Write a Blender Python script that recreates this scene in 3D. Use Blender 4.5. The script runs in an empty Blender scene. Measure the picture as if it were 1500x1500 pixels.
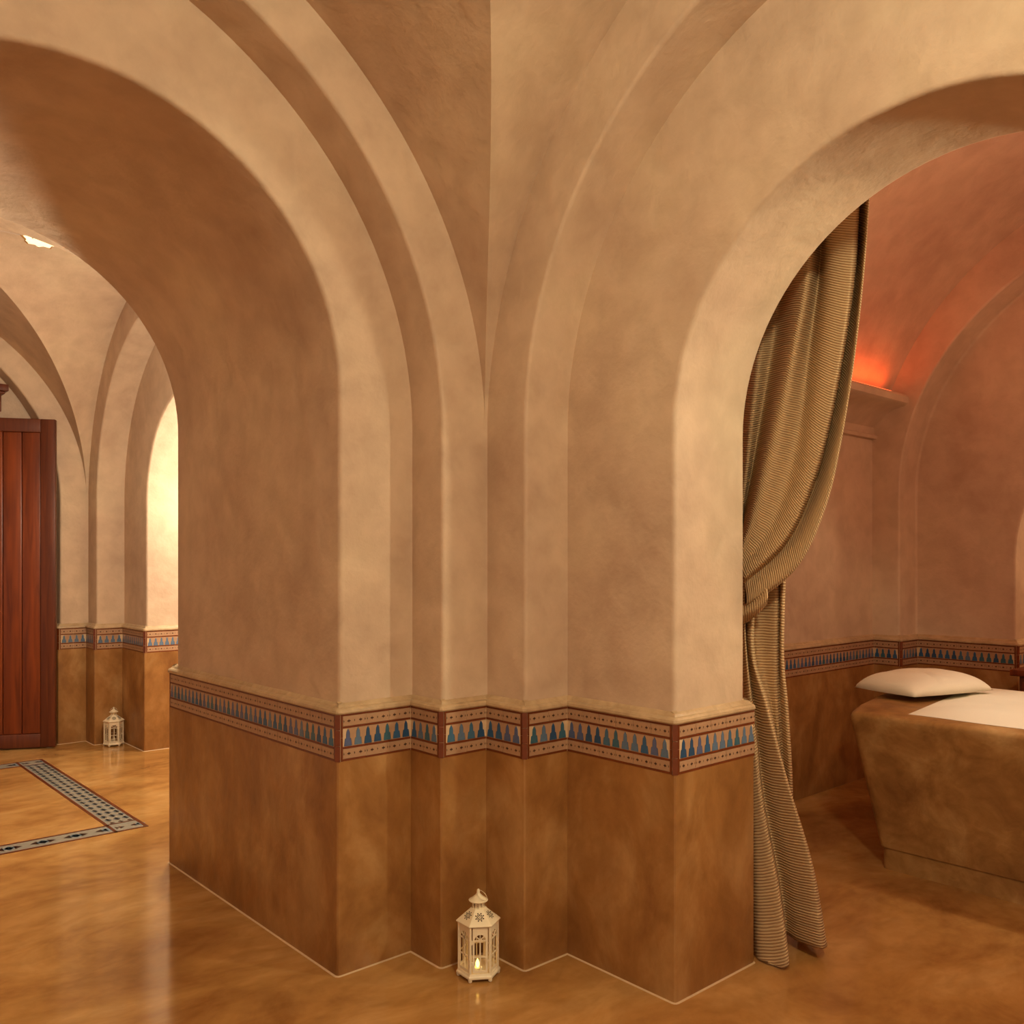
import bpy, bmesh, math, random
from mathutils import Vector, Matrix
random.seed(7)
R_ = math.radians
scene = bpy.context.scene
col = scene.collection

# ------------------------------------------------------------------ camera
# building axes: +X runs away to the right, +Y away to the left, camera over the origin
HEAD = R_(48.5)
CA, SA = math.cos(HEAD), math.sin(HEAD)
FPX, HC, YH = 1300.0, 1.4, 821.0
cam_d = bpy.data.cameras.new('camera')
cam = bpy.data.objects.new('camera', cam_d)
col.objects.link(cam)
cam.location = (0, 0, HC)
cam.rotation_euler = (R_(90), 0, HEAD - R_(90))
cam_d.sensor_width = 36
cam_d.lens = FPX / 1500 * 36
cam_d.shift_y = (YH - 750) / 1500
cam_d.clip_start = 0.02
scene.camera = cam

# ------------------------------------------------------------------ world, lights, exposure
world = bpy.data.worlds.new('world')
scene.world = world
world.use_nodes = True
wbg = world.node_tree.nodes['Background']
wbg.inputs[0].default_value = (1.0, 0.79, 0.62, 1)
wbg.inputs[1].default_value = 0.52

def lamp(name, kind, loc, energy, color, size=0.2, aim=None, size_y=None, spread=None):
    d = bpy.data.lights.new(name, kind)
    d.energy = energy
    d.color = color
    if kind == 'AREA':
        d.size = size
        if size_y:
            d.shape = 'RECTANGLE'; d.size_y = size_y
        if spread:
            d.spread = spread
    else:
        d.shadow_soft_size = size
    o = bpy.data.objects.new(name, d)
    col.objects.link(o)
    o.location = loc
    if aim is not None:
        o.rotation_euler = (Vector(aim) - Vector(loc)).to_track_quat('-Z', 'Y').to_euler()
    return o

YEL = (1.0, 0.92, 0.63)
WARM = (1.0, 0.70, 0.42)
lamp('bay_lamp', 'POINT', (0.85, -0.15, 3.0), 106, YEL, 0.10)
lamp('north_bay_lamp', 'POINT', (1.82, 4.62, 2.35), 85, (1.0, 0.94, 0.74), 0.06)
lamp('north_side_room_lamp', 'POINT', (3.2, 5.75, 2.1), 105, (1.0, 0.93, 0.74), 0.08)
lamp('treatment_room_lamp', 'POINT', (4.2, 0.2, 2.7), 34, (1.0, 0.60, 0.41), 0.15)
td = lamp('table_fill_spot', 'SPOT', (4.35, 0.9, 2.95), 66, (1.0, 0.95, 0.74), 0.06, aim=(4.45, 1.0, 0.7))  # unseen spot added to brighten the sheet and table top
td.data.spot_size = R_(52); td.data.spot_blend = 0.7
lamp('treatment_side_lamp', 'POINT', (6.7, 1.1, 1.7), 20, (1.0, 0.62, 0.32), 0.1)
sp = lamp('treatment_spot', 'SPOT', (3.4, -0.25, 2.35), 96, (1.0, 0.93, 0.64), 0.05, aim=(1.75, 2.4, 1.5))
sp.data.spot_size = R_(62); sp.data.spot_blend = 0.6
lamp('cove_light', 'AREA', (4.2, 2.60, 2.495), 3.6, (1.0, 0.10, 0.02), 2.6, aim=(4.2, 2.66, 3.5), size_y=0.03)

scene.view_settings.view_transform = 'Standard'
scene.view_settings.look = 'None'
scene.view_settings.gamma = 1
scene.view_settings.use_curve_mapping = False
scene.view_settings.exposure = 0.2

# ------------------------------------------------------------------ pixel helpers
def ray(px, py):
    rx = (px - 750) / FPX
    return Vector((CA + rx * SA, SA - rx * CA, (YH - py) / FPX))
def on_x(px, py, X):
    r = ray(px, py); t = X / r.x
    return Vector((X, r.y * t, HC + r.z * t))

# ------------------------------------------------------------------ materials
def srgb(r, g, b):
    f = lambda v: ((v / 255 + 0.055) / 1.055) ** 2.4 if v / 255 > 0.04045 else v / 255 / 12.92
    return (f(r), f(g), f(b), 1)

def new_mat(name, rough=0.5, spec=0.5):
    m = bpy.data.materials.new(name)
    m.use_nodes = True
    b = m.node_tree.nodes['Principled BSDF']
    b.inputs['Roughness'].default_value = rough
    b.inputs['Specular IOR Level'].default_value = spec
    return m, m.node_tree.nodes, m.node_tree.links, b

def mottled(name, colors, scale=3.0, rough=0.5, rough_var=0.1, bump=0.15, fine=40, detail=8, stretch=(1, 1, 1), spec=0.5, bump_dist=0.02, dist=0.6, mot=0.55, mid=3.3):
    m, N, L, b = new_mat(name, rough, spec)
    tc = N.new('ShaderNodeTexCoord')
    mp = N.new('ShaderNodeMapping'); mp.inputs['Scale'].default_value = stretch
    L.new(tc.outputs['Object'], mp.inputs['Vector'])
    n1 = N.new('ShaderNodeTexNoise'); n1.inputs['Scale'].default_value = scale
    n1.inputs['Detail'].default_value = detail; n1.inputs['Roughness'].default_value = 0.62
    n1.inputs['Distortion'].default_value = dist
    L.new(mp.outputs[0], n1.inputs['Vector'])
    r = N.new('ShaderNodeValToRGB')
    el = r.color_ramp.elements
    el[0].position = 0.28; el[0].color = colors[0]
    el[1].position = 0.72; el[1].color = colors[-1]
    for i, cc in enumerate(colors[1:-1]):
        e = el.new(0.28 + 0.44 * (i + 1) / (len(colors) - 1)); e.color = cc
    L.new(n1.outputs['Fac'], r.inputs['Fac'])
    n2 = N.new('ShaderNodeTexNoise'); n2.inputs['Scale'].default_value = fine
    n2.inputs['Detail'].default_value = 5
    L.new(mp.outputs[0], n2.inputs['Vector'])
    n3 = N.new('ShaderNodeTexNoise'); n3.inputs['Scale'].default_value = scale * mid
    n3.inputs['Detail'].default_value = 6; n3.inputs['Distortion'].default_value = dist
    L.new(mp.outputs[0], n3.inputs['Vector'])
    mx = N.new('ShaderNodeMix'); mx.data_type = 'RGBA'; mx.blend_type = 'MULTIPLY'
    mx.inputs['Factor'].default_value = mot
    r2 = N.new('ShaderNodeValToRGB')
    r2.color_ramp.elements[0].position = 0.36; r2.color_ramp.elements[0].color = (0.72, 0.69, 0.66, 1)
    r2.color_ramp.elements[1].position = 0.62; r2.color_ramp.elements[1].color = (1, 1, 1, 1)
    L.new(n3.outputs['Fac'], r2.inputs['Fac'])
    L.new(r.outputs[0], mx.inputs['A']); L.new(r2.outputs[0], mx.inputs['B'])
    L.new(mx.outputs['Result'], b.inputs['Base Color'])
    mr = N.new('ShaderNodeMapRange')
    mr.inputs['To Min'].default_value = max(0.02, rough - rough_var)
    mr.inputs['To Max'].default_value = rough + rough_var
    L.new(n3.outputs['Fac'], mr.inputs['Value']); L.new(mr.outputs[0], b.inputs['Roughness'])
    ad = N.new('ShaderNodeMath'); ad.operation = 'MULTIPLY_ADD'
    L.new(n2.outputs['Fac'], ad.inputs[0]); ad.inputs[1].default_value = 0.18
    L.new(n3.outputs['Fac'], ad.inputs[2])
    bp = N.new('ShaderNodeBump'); bp.inputs['Strength'].default_value = bump
    bp.inputs['Distance'].default_value = bump_dist
    L.new(ad.outputs[0], bp.inputs['Height']); L.new(bp.outputs[0], b.inputs['Normal'])
    return m

def flat(name, c, rough=0.5, spec=0.5, var=0.0, metallic=0.0, bump=0.0, bscale=60):
    m, N, L, b = new_mat(name, rough, spec)
    b.inputs['Metallic'].default_value = metallic
    n = N.new('ShaderNodeTexNoise'); n.inputs['Scale'].default_value = bscale; n.inputs['Detail'].default_value = 4
    tc = N.new('ShaderNodeTexCoord'); L.new(tc.outputs['Object'], n.inputs['Vector'])
    mx = N.new('ShaderNodeMix'); mx.data_type = 'RGBA'
    mx.inputs['A'].default_value = tuple(x * (1 - var) for x in c[:3]) + (1,)
    mx.inputs['B'].default_value = tuple(min(1, x * (1 + var)) for x in c[:3]) + (1,)
    L.new(n.outputs['Fac'], mx.inputs['Factor'])
    L.new(mx.outputs['Result'], b.inputs['Base Color'])
    if bump:
        bp = N.new('ShaderNodeBump'); bp.inputs['Strength'].default_value = bump; bp.inputs['Distance'].default_value = 0.004
        L.new(n.outputs['Fac'], bp.inputs['Height']); L.new(bp.outputs[0], b.inputs['Normal'])
    return m

def per_object(name, colors, rough=0.35):
    m, N, L, b = new_mat(name, rough)
    oi = N.new('ShaderNodeObjectInfo')
    r = N.new('ShaderNodeValToRGB'); r.color_ramp.interpolation = 'CONSTANT'
    el = r.color_ramp.elements
    el[0].position = 0; el[0].color = colors[0]
    el[1].position = 1 / len(colors); el[1].color = colors[1]
    for i in range(2, len(colors)):
        e = el.new(i / len(colors)); e.color = colors[i]
    L.new(oi.outputs['Random'], r.inputs['Fac'])
    tc = N.new('ShaderNodeTexCoord')
    n = N.new('ShaderNodeTexNoise'); n.inputs['Scale'].default_value = 90
    L.new(tc.outputs['Object'], n.inputs['Vector'])
    mx = N.new('ShaderNodeMix'); mx.data_type = 'RGBA'; mx.blend_type = 'MULTIPLY'; mx.inputs['Factor'].default_value = 0.35
    L.new(r.outputs[0], mx.inputs['A']); L.new(n.outputs['Color'], mx.inputs['B'])
    L.new(mx.outputs['Result'], b.inputs['Base Color'])
    return m

M = {}
M['plaster'] = mottled('plaster', [srgb(184, 154, 130), srgb(204, 176, 149), srgb(216, 191, 160)], 1.3, 0.62, 0.1, 0.5, 60, spec=0.35, bump_dist=0.014, dist=0.25, mot=0.44, mid=6.5)
M['dado'] = mottled('dado_tadelakt', [srgb(128, 82, 40), srgb(161, 112, 60), srgb(188, 145, 92)], 4.2, 0.36, 0.1, 0.14, 70, stretch=(1, 1, 0.7), dist=0.4)
M['floor'] = mottled('floor_polished_stone', [srgb(146, 97, 50), srgb(182, 133, 74), srgb(205, 160, 100)], 1.5, 0.13, 0.05, 0.018, 30, stretch=(1, 1.6, 1), bump_dist=0.02, dist=0.7, mid=5)
M['stone'] = mottled('table_tadelakt', [srgb(132, 90, 48), srgb(172, 128, 74), srgb(200, 162, 108)], 4.5, 0.42, 0.1, 0.3, 60, bump_dist=0.015)
M['moulding'] = mottled('moulding_tadelakt', [srgb(178, 148, 112), srgb(206, 178, 140)], 6, 0.36, 0.08, 0.3, 50)
M['grout'] = flat('grout', srgb(206, 176, 140), 0.8, 0.2, 0.12)
M['brown_tile'] = flat('brown_tile', srgb(112, 52, 22), 0.3, 0.5, 0.3, bscale=40)
M['cream_tile'] = flat('cream_tile', srgb(176, 138, 106), 0.35, 0.5, 0.12, bscale=35)
M['ink_tile'] = flat('dark_inlay', srgb(70, 40, 26), 0.4)
M['blue_tile'] = per_object('blue_tile', [srgb(56, 100, 140), srgb(70, 112, 140), srgb(100, 124, 150), srgb(48, 84, 120), srgb(92, 104, 142), srgb(62, 106, 124)])
M['mosaic_dark'] = flat('mosaic_dark', srgb(52, 32, 26), 0.3)
M['mosaic_brown'] = flat('mosaic_brown', srgb(92, 40, 18), 0.3, var=0.25)
M['mosaic_pale'] = flat('mosaic_pale', srgb(140, 134, 120), 0.3, var=0.12)
M['mosaic_blue'] = flat('mosaic_blue', srgb(112, 126, 134), 0.3, var=0.12)
M['white_metal'] = flat('white_painted_metal', srgb(236, 218, 184), 0.45, 0.5, 0.06, bump=0.08)
M['hole_shade'] = flat('cutout_shade', srgb(60, 36, 18), 0.8, 0.1)  # flat dark colour painted for the shade inside the rosette holes
M['linen'] = flat('white_linen', srgb(238, 232, 212), 0.85, 0.15, 0.03, bump=0.15, bscale=140)
M['brass'] = flat('aged_brass', srgb(190, 150, 90), 0.35, 0.5, 0.2, metallic=0.9)

def wood_mat(name, c0, c1, rough=0.4):
    m, N, L, b = new_mat(name, rough)
    tc = N.new('ShaderNodeTexCoord')
    mp = N.new('ShaderNodeMapping'); mp.inputs['Scale'].default_value = (14, 14, 0.9)
    L.new(tc.outputs['Object'], mp.inputs['Vector'])
    n = N.new('ShaderNodeTexNoise'); n.inputs['Scale'].default_value = 2.2; n.inputs['Detail'].default_value = 6; n.inputs['Distortion'].default_value = 0.7
    L.new(mp.outputs[0], n.inputs['Vector'])
    r = N.new('ShaderNodeValToRGB')
    r.color_ramp.elements[0].position = 0.3; r.color_ramp.elements[0].color = c0
    r.color_ramp.elements[1].position = 0.7; r.color_ramp.elements[1].color = c1
    L.new(n.outputs['Fac'], r.inputs['Fac']); L.new(r.outputs[0], b.inputs['Base Color'])
    bp = N.new('ShaderNodeBump'); bp.inputs['Strength'].default_value = 0.12; bp.inputs['Distance'].default_value = 0.003
    L.new(n.outputs['Fac'], bp.inputs['Height']); L.new(bp.outputs[0], b.inputs['Normal'])
    return m
M['wood'] = wood_mat('red_brown_wood', srgb(92, 36, 14), srgb(130, 58, 22), 0.38)
M['wood_dark'] = wood_mat('dark_wood', srgb(76, 30, 14), srgb(104, 48, 22), 0.4)

def emit(name, c, strength):
    m, N, L, b = new_mat(name)
    b.inputs['Base Color'].default_value = c
    b.inputs['Emission Color'].default_value = c
    b.inputs['Emission Strength'].default_value = strength
    return m
M['flame'] = emit('flame', (1.0, 0.62, 0.12, 1), 5)
M['lamp_glass'] = emit('lit_lamp_glass', (1.0, 0.84, 0.55, 1), 0.9)
M['led'] = emit('red_led', (1.0, 0.12, 0.03, 1), 3)

def cloth_mat():
    m, N, L, b = new_mat('ribbed_cloth', 0.85, 0.15)
    uv = N.new('ShaderNodeUVMap'); uv.uv_map = 'UVMap'
    sp = N.new('ShaderNodeSeparateXYZ'); L.new(uv.outputs[0], sp.inputs[0])
    nz = N.new('ShaderNodeTexNoise'); nz.inputs['Scale'].default_value = 18
    L.new(uv.outputs[0], nz.inputs['Vector'])
    ad = N.new('ShaderNodeMath'); ad.operation = 'MULTIPLY_ADD'
    L.new(nz.outputs['Fac'], ad.inputs[0]); ad.inputs[1].default_value = 0.004
    L.new(sp.outputs['Y'], ad.inputs[2])
    mu = N.new('ShaderNodeMath'); mu.operation = 'MULTIPLY'; mu.inputs[1].default_value = 2 * math.pi / 0.0094
    L.new(ad.outputs[0], mu.inputs[0])
    si = N.new('ShaderNodeMath'); si.operation = 'SINE'; L.new(mu.outputs[0], si.inputs[0])
    mr = N.new('ShaderNodeMapRange'); mr.inputs['From Min'].default_value = -1; L.new(si.outputs[0], mr.inputs['Value'])
    r = N.new('ShaderNodeValToRGB')
    r.color_ramp.elements[0].position = 0.12; r.color_ramp.elements[0].color = srgb(158, 123, 86)
    r.color_ramp.elements[1].position = 0.6; r.color_ramp.elements[1].color = srgb(202, 172, 131)
    L.new(mr.outputs[0], r.inputs['Fac']); L.new(r.outputs[0], b.inputs['Base Color'])
    bp = N.new('ShaderNodeBump'); bp.inputs['Strength'].default_value = 0.7; bp.inputs['Distance'].default_value = 0.003
    L.new(mr.outputs[0], bp.inputs['Height']); L.new(bp.outputs[0], b.inputs['Normal'])
    return m
M['cloth'] = cloth_mat()

# ------------------------------------------------------------------ object helpers
def tag(o, label=None, cat=None, group=None, kind=None):
    if label: o['label'] = label
    if cat: o['category'] = cat
    if group: o['group'] = group
    if kind: o['kind'] = kind
    return o

def link_mesh(name, me, parent=None):
    o = bpy.data.objects.new(name, me)
    col.objects.link(o)
    if parent is not None:
        o.parent = parent
    return o

def mesh_of(name, verts, faces, mats, mat_idx=None, smooth=False):
    me = bpy.data.meshes.new(name)
    me.from_pydata([tuple(v) for v in verts], [], faces)
    for mm in (mats if isinstance(mats, (list, tuple)) else [mats]):
        me.materials.append(mm)
    if mat_idx:
        for p, i in zip(me.polygons, mat_idx):
            p.material_index = i
    if smooth:
        for p in me.polygons:
            p.use_smooth = True
    me.update()
    return me

def obj(name, bm, mat, parent=None, smooth=False):
    me = bpy.data.meshes.new(name)
    bm.to_mesh(me); bm.free()
    for mm in (mat if isinstance(mat, (list, tuple)) else [mat]):
        me.materials.append(mm)
    if smooth:
        for p in me.polygons: p.use_smooth = True
    return link_mesh(name, me, parent)

def empty(name, loc=(0, 0, 0), rz=0):
    o = bpy.data.objects.new(name, None)
    col.objects.link(o)
    o.location = loc; o.rotation_euler = (0, 0, rz)
    o.empty_display_size = 0.1
    return o

def bevel(o, w, seg=2, angle=35, smooth=True):
    md = o.modifiers.new('bevel', 'BEVEL')
    md.width = w; md.segments = seg; md.limit_method = 'ANGLE'; md.angle_limit = R_(angle)
    md.use_clamp_overlap = True
    if smooth:
        for p in o.data.polygons: p.use_smooth = True
        md.harden_normals = False
    return o

def auto_smooth(o, angle=40):
    for p in o.data.polygons: p.use_smooth = True
    o.data.set_sharp_from_angle(angle=R_(angle))
    return o

def box(bm, x0, x1, y0, y1, z0, z1, mat=None):
    r = bmesh.ops.create_cube(bm, size=1)
    for v in r['verts']:
        v.co = Vector((x0 + (v.co.x + .5) * (x1 - x0), y0 + (v.co.y + .5) * (y1 - y0), z0 + (v.co.z + .5) * (z1 - z0)))
    if mat is not None:
        for v in r['verts']:
            v.co = mat @ v.co
    return r['verts']

def loft(name, rows, mat, parent=None, smooth=True, flip=False, closed=False):
    n = len(rows[0]); V = [p for r in rows for p in r]; F = []
    for i in range(len(rows) - 1):
        for j in range(n - 1 + (1 if closed else 0)):
            k = (j + 1) % n
            q = (i * n + j, i * n + k, (i + 1) * n + k, (i + 1) * n + j)
            F.append(q[::-1] if flip else q)
    o = link_mesh(name, mesh_of(name, V, F, mat, smooth=smooth), parent)
    return o

def lathe(bm, prof, seg=24, ctr=(0, 0), rot=0):
    rings = []
    for r, z in prof:
        rings.append([bm.verts.new((ctr[0] + r * math.cos(rot + 2 * math.pi * k / seg), ctr[1] + r * math.sin(rot + 2 * math.pi * k / seg), z)) for k in range(seg)])
    for a, b in zip(rings, rings[1:]):
        for k in range(seg):
            bm.faces.new((a[k], a[(k + 1) % seg], b[(k + 1) % seg], b[k]))
    bm.faces.new(rings[0][::-1]); bm.faces.new(rings[-1])

def arch_path(c, R, zs, z0, n=56, k=10, rz=None):
    rz = rz or R
    pts = []
    for i in range(k):
        pts.append((c + R, z0 + (zs - z0) * i / k))
    for i in range(n + 1):
        a = math.pi * i / n
        pts.append((c + R * math.cos(a), zs + rz * math.sin(a)))
    for i in range(k - 1, -1, -1):
        pts.append((c - R, z0 + (zs - z0) * i / k))
    return pts
def at_y(path, y): return [Vector((u, y, z)) for u, z in path]
def at_x(path, x): return [Vector((x, u, z)) for u, z in path]

# ------------------------------------------------------------------ the setting: floor
def structure(o, label, cat):
    return tag(o, label, cat, kind='structure')

bm = bmesh.new()
box(bm, -5, 9, -6, 10, -0.1, 0)
structure(obj('floor', bm, M['floor']), 'polished ochre stone floor running through all the rooms', 'floor')

# ------------------------------------------------------------------ vaulted bay (rings + groin vault), NE corner seen
ZP = 0.70                      # plaster starts behind the top of the tiled dado
CX, CY = 0.53, 1.02
ZS, RZ = 1.865, 1.48

def bay(dx, dy, tagtxt, sides='NEWS'):
    def rows(side):
        if side in 'NS':
            i, o_ = arch_path(CX + dx, 1.325, 1.86, ZP), arch_path(CX + dx, 1.53, 1.865, ZP, rz=1.5)
            s = 1 if side == 'N' else -1
            f = lambda d: CY + dy + s * d
            return [at_y(i, f(1.66)), at_y(i, f(1.44)), at_y(o_, f(1.44))]
        i, o_ = arch_path(CY + dy, 1.235, 1.865, ZP), arch_path(CY + dy, 1.45, 1.865, ZP, rz=1.5)
        s = 1 if side == 'E' else -1
        f = lambda d: CX + dx + s * d
        return [at_x(i, f(1.75)), at_x(i, f(1.528)), at_x(o_, f(1.528))]
    nm = {'N': 'north', 'E': 'east', 'W': 'west', 'S': 'south'}
    for sd in sides:
        r = loft('wall_' + nm[sd] + '_rib', rows(sd), M['plaster'])
        bevel(r, 0.014, 3)
        structure(r, 'stepped plaster rib arch on the %s side of the %s' % (nm[sd], tagtxt), 'arch')
    # vault: ruled webs between the rib curves and the groin
    def groin_y(X):
        x0, y0, x1, y1, x2, y2 = 2.045, 2.46, 1.563, 1.857, 0.53, 1.02
        return (y0 * (X - x1) * (X - x2) / ((x0 - x1) * (x0 - x2)) + y1 * (X - x0) * (X - x2) / ((x1 - x0) * (x1 - x2))
                + y2 * (X - x0) * (X - x1) / ((x2 - x0) * (x2 - x1)))
    V, F = [], []
    n, m = 40, 10
    for sx in (1, -1):
        for sy in (1, -1):
            for web in (0, 1):
                b0 = len(V)
                for i in range(n + 1):
                    a = math.pi / 2 * i / n
                    z = ZS + RZ * math.sin(a)
                    X = CX + 1.515 * math.cos(a); Ye = CY + 1.44 * math.cos(a)
                    g = Vector((X, groin_y(X), z))
                    e = Vector((CX + 1.56, Ye + 0.004, z)) if web == 0 else Vector((X, CY + 1.47, z))
                    for j in range(m + 1):
                        p = e.lerp(g, j / m)
                        V.append((CX + dx + sx * (p.x - CX), CY + dy + sy * (p.y - CY), p.z))
                for i in range(n):
                    for j in range(m):
                        q = (b0 + i * (m + 1) + j, b0 + i * (m + 1) + j + 1, b0 + (i + 1) * (m + 1) + j + 1, b0 + (i + 1) * (m + 1) + j)
                        F.append(q)
    o = link_mesh('ceiling_vault', mesh_of('ceiling_vault', V, F, M['plaster'], smooth=True))
    bmx = bmesh.new(); bmx.from_mesh(o.data)
    bmesh.ops.remove_doubles(bmx, verts=bmx.verts, dist=0.0005)
    bmx.to_mesh(o.data); bmx.free()
    o.data.set_sharp_from_angle(angle=R_(16))
    structure(o, 'plaster groin vault over the %s' % tagtxt, 'ceiling')

bay(0, 0, 'tiled corner bay with the curtain')
bay(0.05, 4.90, 'bay with the wooden door', 'NEW')

# thick wall with the deep arched passage between the two bays
pi_ = arch_path(0.737, 0.818, 1.98, ZP)
po_ = arch_path(CX, 1.40, 1.86, ZP)
pb_ = arch_path(0.58, 1.60, 1.86, ZP)
o = loft('wall_north', [at_y(po_, 2.64), at_y(pi_, 2.64)] + [at_y(pi_, 2.64 + 1.45 * k / 6) for k in range(1, 7)] + [at_y(pb_, 4.09)], M['plaster'])
bevel(o, 0.016, 3)
structure(o, 'thick plaster wall pierced by a deep round arched passage', 'wall')
# east wall with the curtained arch
ei = arch_path(1.022, 0.753, 1.825, ZP)
eo = arch_path(CY, 1.30, 1.865, ZP)
eb = arch_path(1.10, 1.76, 1.85, ZP)
o = loft('wall_east', [at_x(eo, 2.262), at_x(ei, 2.262)] + [at_x(ei, 2.262 + 0.388 * k / 3) for k in range(1, 4)] + [at_x(eb, 2.65)], M['plaster'], flip=True)
bevel(o, 0.016, 3)
structure(o, 'plaster wall with the round arch where the curtain hangs', 'wall')
# west side of the corner bay, and north bay west side
for dx, dy, nm in ((0, 0, 'corner bay'), (0.05, 4.9, 'bay with the wooden door')):
    X = CX + dx - 1.735
    o = loft('wall_west', [at_x([(u + dy, z) for u, z in eo], X), at_x([(u + dy, z) for u, z in ei], X), at_x([(u + dy, z) for u, z in ei], X - 0.4)], M['plaster'])
    bevel(o, 0.016, 3)
    structure(o, 'plaster wall with a round arch on the west side of the %s' % nm, 'wall')
# north bay: east wall with a small arch into a bright side room
ei2 = [(u + 4.90, z) for u, z in ei]; eo2 = [(u + 4.90, z) for u, z in eo]
o = loft('wall_east_north_bay', [at_x(eo2, 2.312), at_x(ei2, 2.312), at_x(ei2, 2.55), at_x(ei2, 2.79), at_x([(u + 4.90, z) for u, z in arch_path(1.022, 1.3, 1.825, ZP)], 2.79)], M['plaster'], flip=True)
bevel(o, 0.016, 3)
structure(o, 'plaster wall with the round arch into the brightly lit side room', 'wall')
bm = bmesh.new()
box(bm, 2.80, 4.6, 7.25, 7.35, 0, 3.2); box(bm, 2.80, 4.6, 4.60, 4.70, 0, 3.2); box(bm, 4.6, 4.7, 4.60, 7.35, 0, 3.2); box(bm, 2.80, 4.7, 4.60, 7.35, 3.2, 3.3)
structure(obj('wall_side_room', bm, M['plaster']), 'plain plaster walls of the bright room past the far arch', 'wall')
# north bay: recessed wall with the doorway
DX0, DX1, DZ = -0.75, 1.79, 2.472
yb = 7.54
outer = [(CX + 0.05 + 1.38 * math.cos(math.pi * i / 40), 1.86 + 1.38 * math.sin(math.pi * i / 40)) for i in range(41)]
bm = bmesh.new()
hr = []
for u, z in outer:
    zz = max(z, DZ)
    hr.append((u, zz))
vt = [bm.verts.new((u, yb, z)) for u, z in hr]
vb = [bm.verts.new((u, yb, DZ)) for u, z in hr]
vb2 = [bm.verts.new((u, yb + 0.35, DZ)) for u, z in hr]
for i in range(40):
    if hr[i][1] > DZ + 1e-4 or hr[i + 1][1] > DZ + 1e-4:
        bm.faces.new((vt[i], vt[i + 1], vb[i + 1], vb[i]))
    bm.faces.new((vb[i], vb[i + 1], vb2[i + 1], vb2[i]))
box(bm, DX1, 2.0, yb, yb + 0.35, 0, DZ + 0.02); box(bm, -0.95, DX0, yb, yb + 0.35, 0, DZ + 0.02)
structure(obj('wall_north_doorway', bm, M['plaster']), 'recessed plaster wall above the wooden door', 'wall')
bm = bmesh.new()
box(bm, -1.2, 2.6, 9.0, 9.1, 0, 2.8); box(bm, -1.3, -1.2, yb + 0.35, 9.1, 0, 2.8); box(bm, 2.5, 2.6, yb + 0.35, 9.1, 0, 2.8); box(bm, -1.3, 2.6, yb + 0.30, 9.1, 2.75, 2.85)
structure(obj('wall_corridor', bm, M['plaster']), 'dim corridor walls past the wooden door', 'wall')

# east (treatment) room: barrel vault, north wall, rib with niche on the far wall
bc, bR, bz = 1.10, 1.70, 1.85
def barrel_path(r, w, zc=2.46, n=56, k=10):
    a0 = math.asin((zc - bz) / r)
    pts = [(bc + w, ZP + (zc - ZP) * i / (k - 1)) for i in range(k)]
    for i in range(n + 1):
        a = a0 + (math.pi - 2 * a0) * i / n
        pts.append((bc + r * math.cos(a), bz + r * math.sin(a)))
    return pts + [(bc - w, ZP + (zc - ZP) * i / (k - 1)) for i in range(k - 1, -1, -1)]
bar = barrel_path(bR, 1.70)
o = loft('ceiling_barrel', [at_x(bar, 2.60 + 3.4 * k / 8) for k in range(9)], M['plaster'])
auto_smooth(o, 40)
structure(o, 'plaster barrel vault and side walls of the treatment room', 'ceiling')
ri = arch_path(1.20, 1.42, 1.83, ZP); ro = barrel_path(bR + 0.06, 1.76)
ni = arch_path(1.10, 0.915, 1.42, ZP)
o = loft('wall_east_treatment', [at_x(ro, 5.64), at_x(ri, 5.64), at_x(ri, 5.875), at_x(ni, 5.875), at_x(ni, 6.1), at_x(ni, 6.3)], M['plaster'], flip=True)
bevel(o, 0.016, 3)
structure(o, 'far wall of the treatment room with a stepped round niche', 'wall')
bm = bmesh.new()
box(bm, 6.3, 7.6, 2.3, 2.4, 0, 2.9); box(bm, 6.3, 7.6, -0.3, -0.2, 0, 2.9); box(bm, 7.5, 7.6, -0.3, 2.4, 0, 2.9); box(bm, 6.3, 7.6, -0.3, 2.4, 2.8, 2.9)
structure(obj('wall_rear_room', bm, M['plaster']), 'walls of the small lit space past the niche', 'wall')

# ------------------------------------------------------------------ swept trims: dado, frieze bed, ledge, grout
def round_path(P, r=0.013, skip=()):
    """round the convex corners (towards the room, which lies on the right of the path)"""
    out = [P[0]]
    for i in range(1, len(P) - 1):
        a, b, c = Vector(P[i - 1]), Vector(P[i]), Vector(P[i + 1])
        d0, d1 = (b - a).normalized(), (c - b).normalized()
        cross = d0.x * d1.y - d0.y * d1.x
        if cross > 0:
            p0, p1 = b - d0 * r, b + d1 * r
            for t in (0, .33, .67, 1):
                q = p0.lerp(b, t).lerp(b.lerp(p1, t), t)
                out.append(tuple(q))
        else:
            out.append(tuple(b))
    out.append(P[-1])
    return out

def offs(P, o):
    res = []
    for i, p in enumerate(P):
        p = Vector(p)
        ns = []
        if i > 0:
            d = (p - Vector(P[i - 1])).normalized(); ns.append(Vector((d.y, -d.x)))
        if i < len(P) - 1:
            d = (Vector(P[i + 1]) - p).normalized(); ns.append(Vector((d.y, -d.x)))
        if len(ns) == 1:
            n = ns[0]; k = 1
        else:
            n = (ns[0] + ns[1]).normalized(); k = 1 / max(0.3, n.dot(ns[0]))
        res.append(p + n * o * k)
    return res

def sweep(name, P, prof, mat, parent=None, smooth_angle=30):
    rows = []
    for o_, z in prof:
        rows.append([Vector((q.x, q.y, z)) for q in offs(P, o_)])
    ob = loft(name, rows, mat, parent, flip=False)
    auto_smooth(ob, smooth_angle)
    return ob

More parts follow.
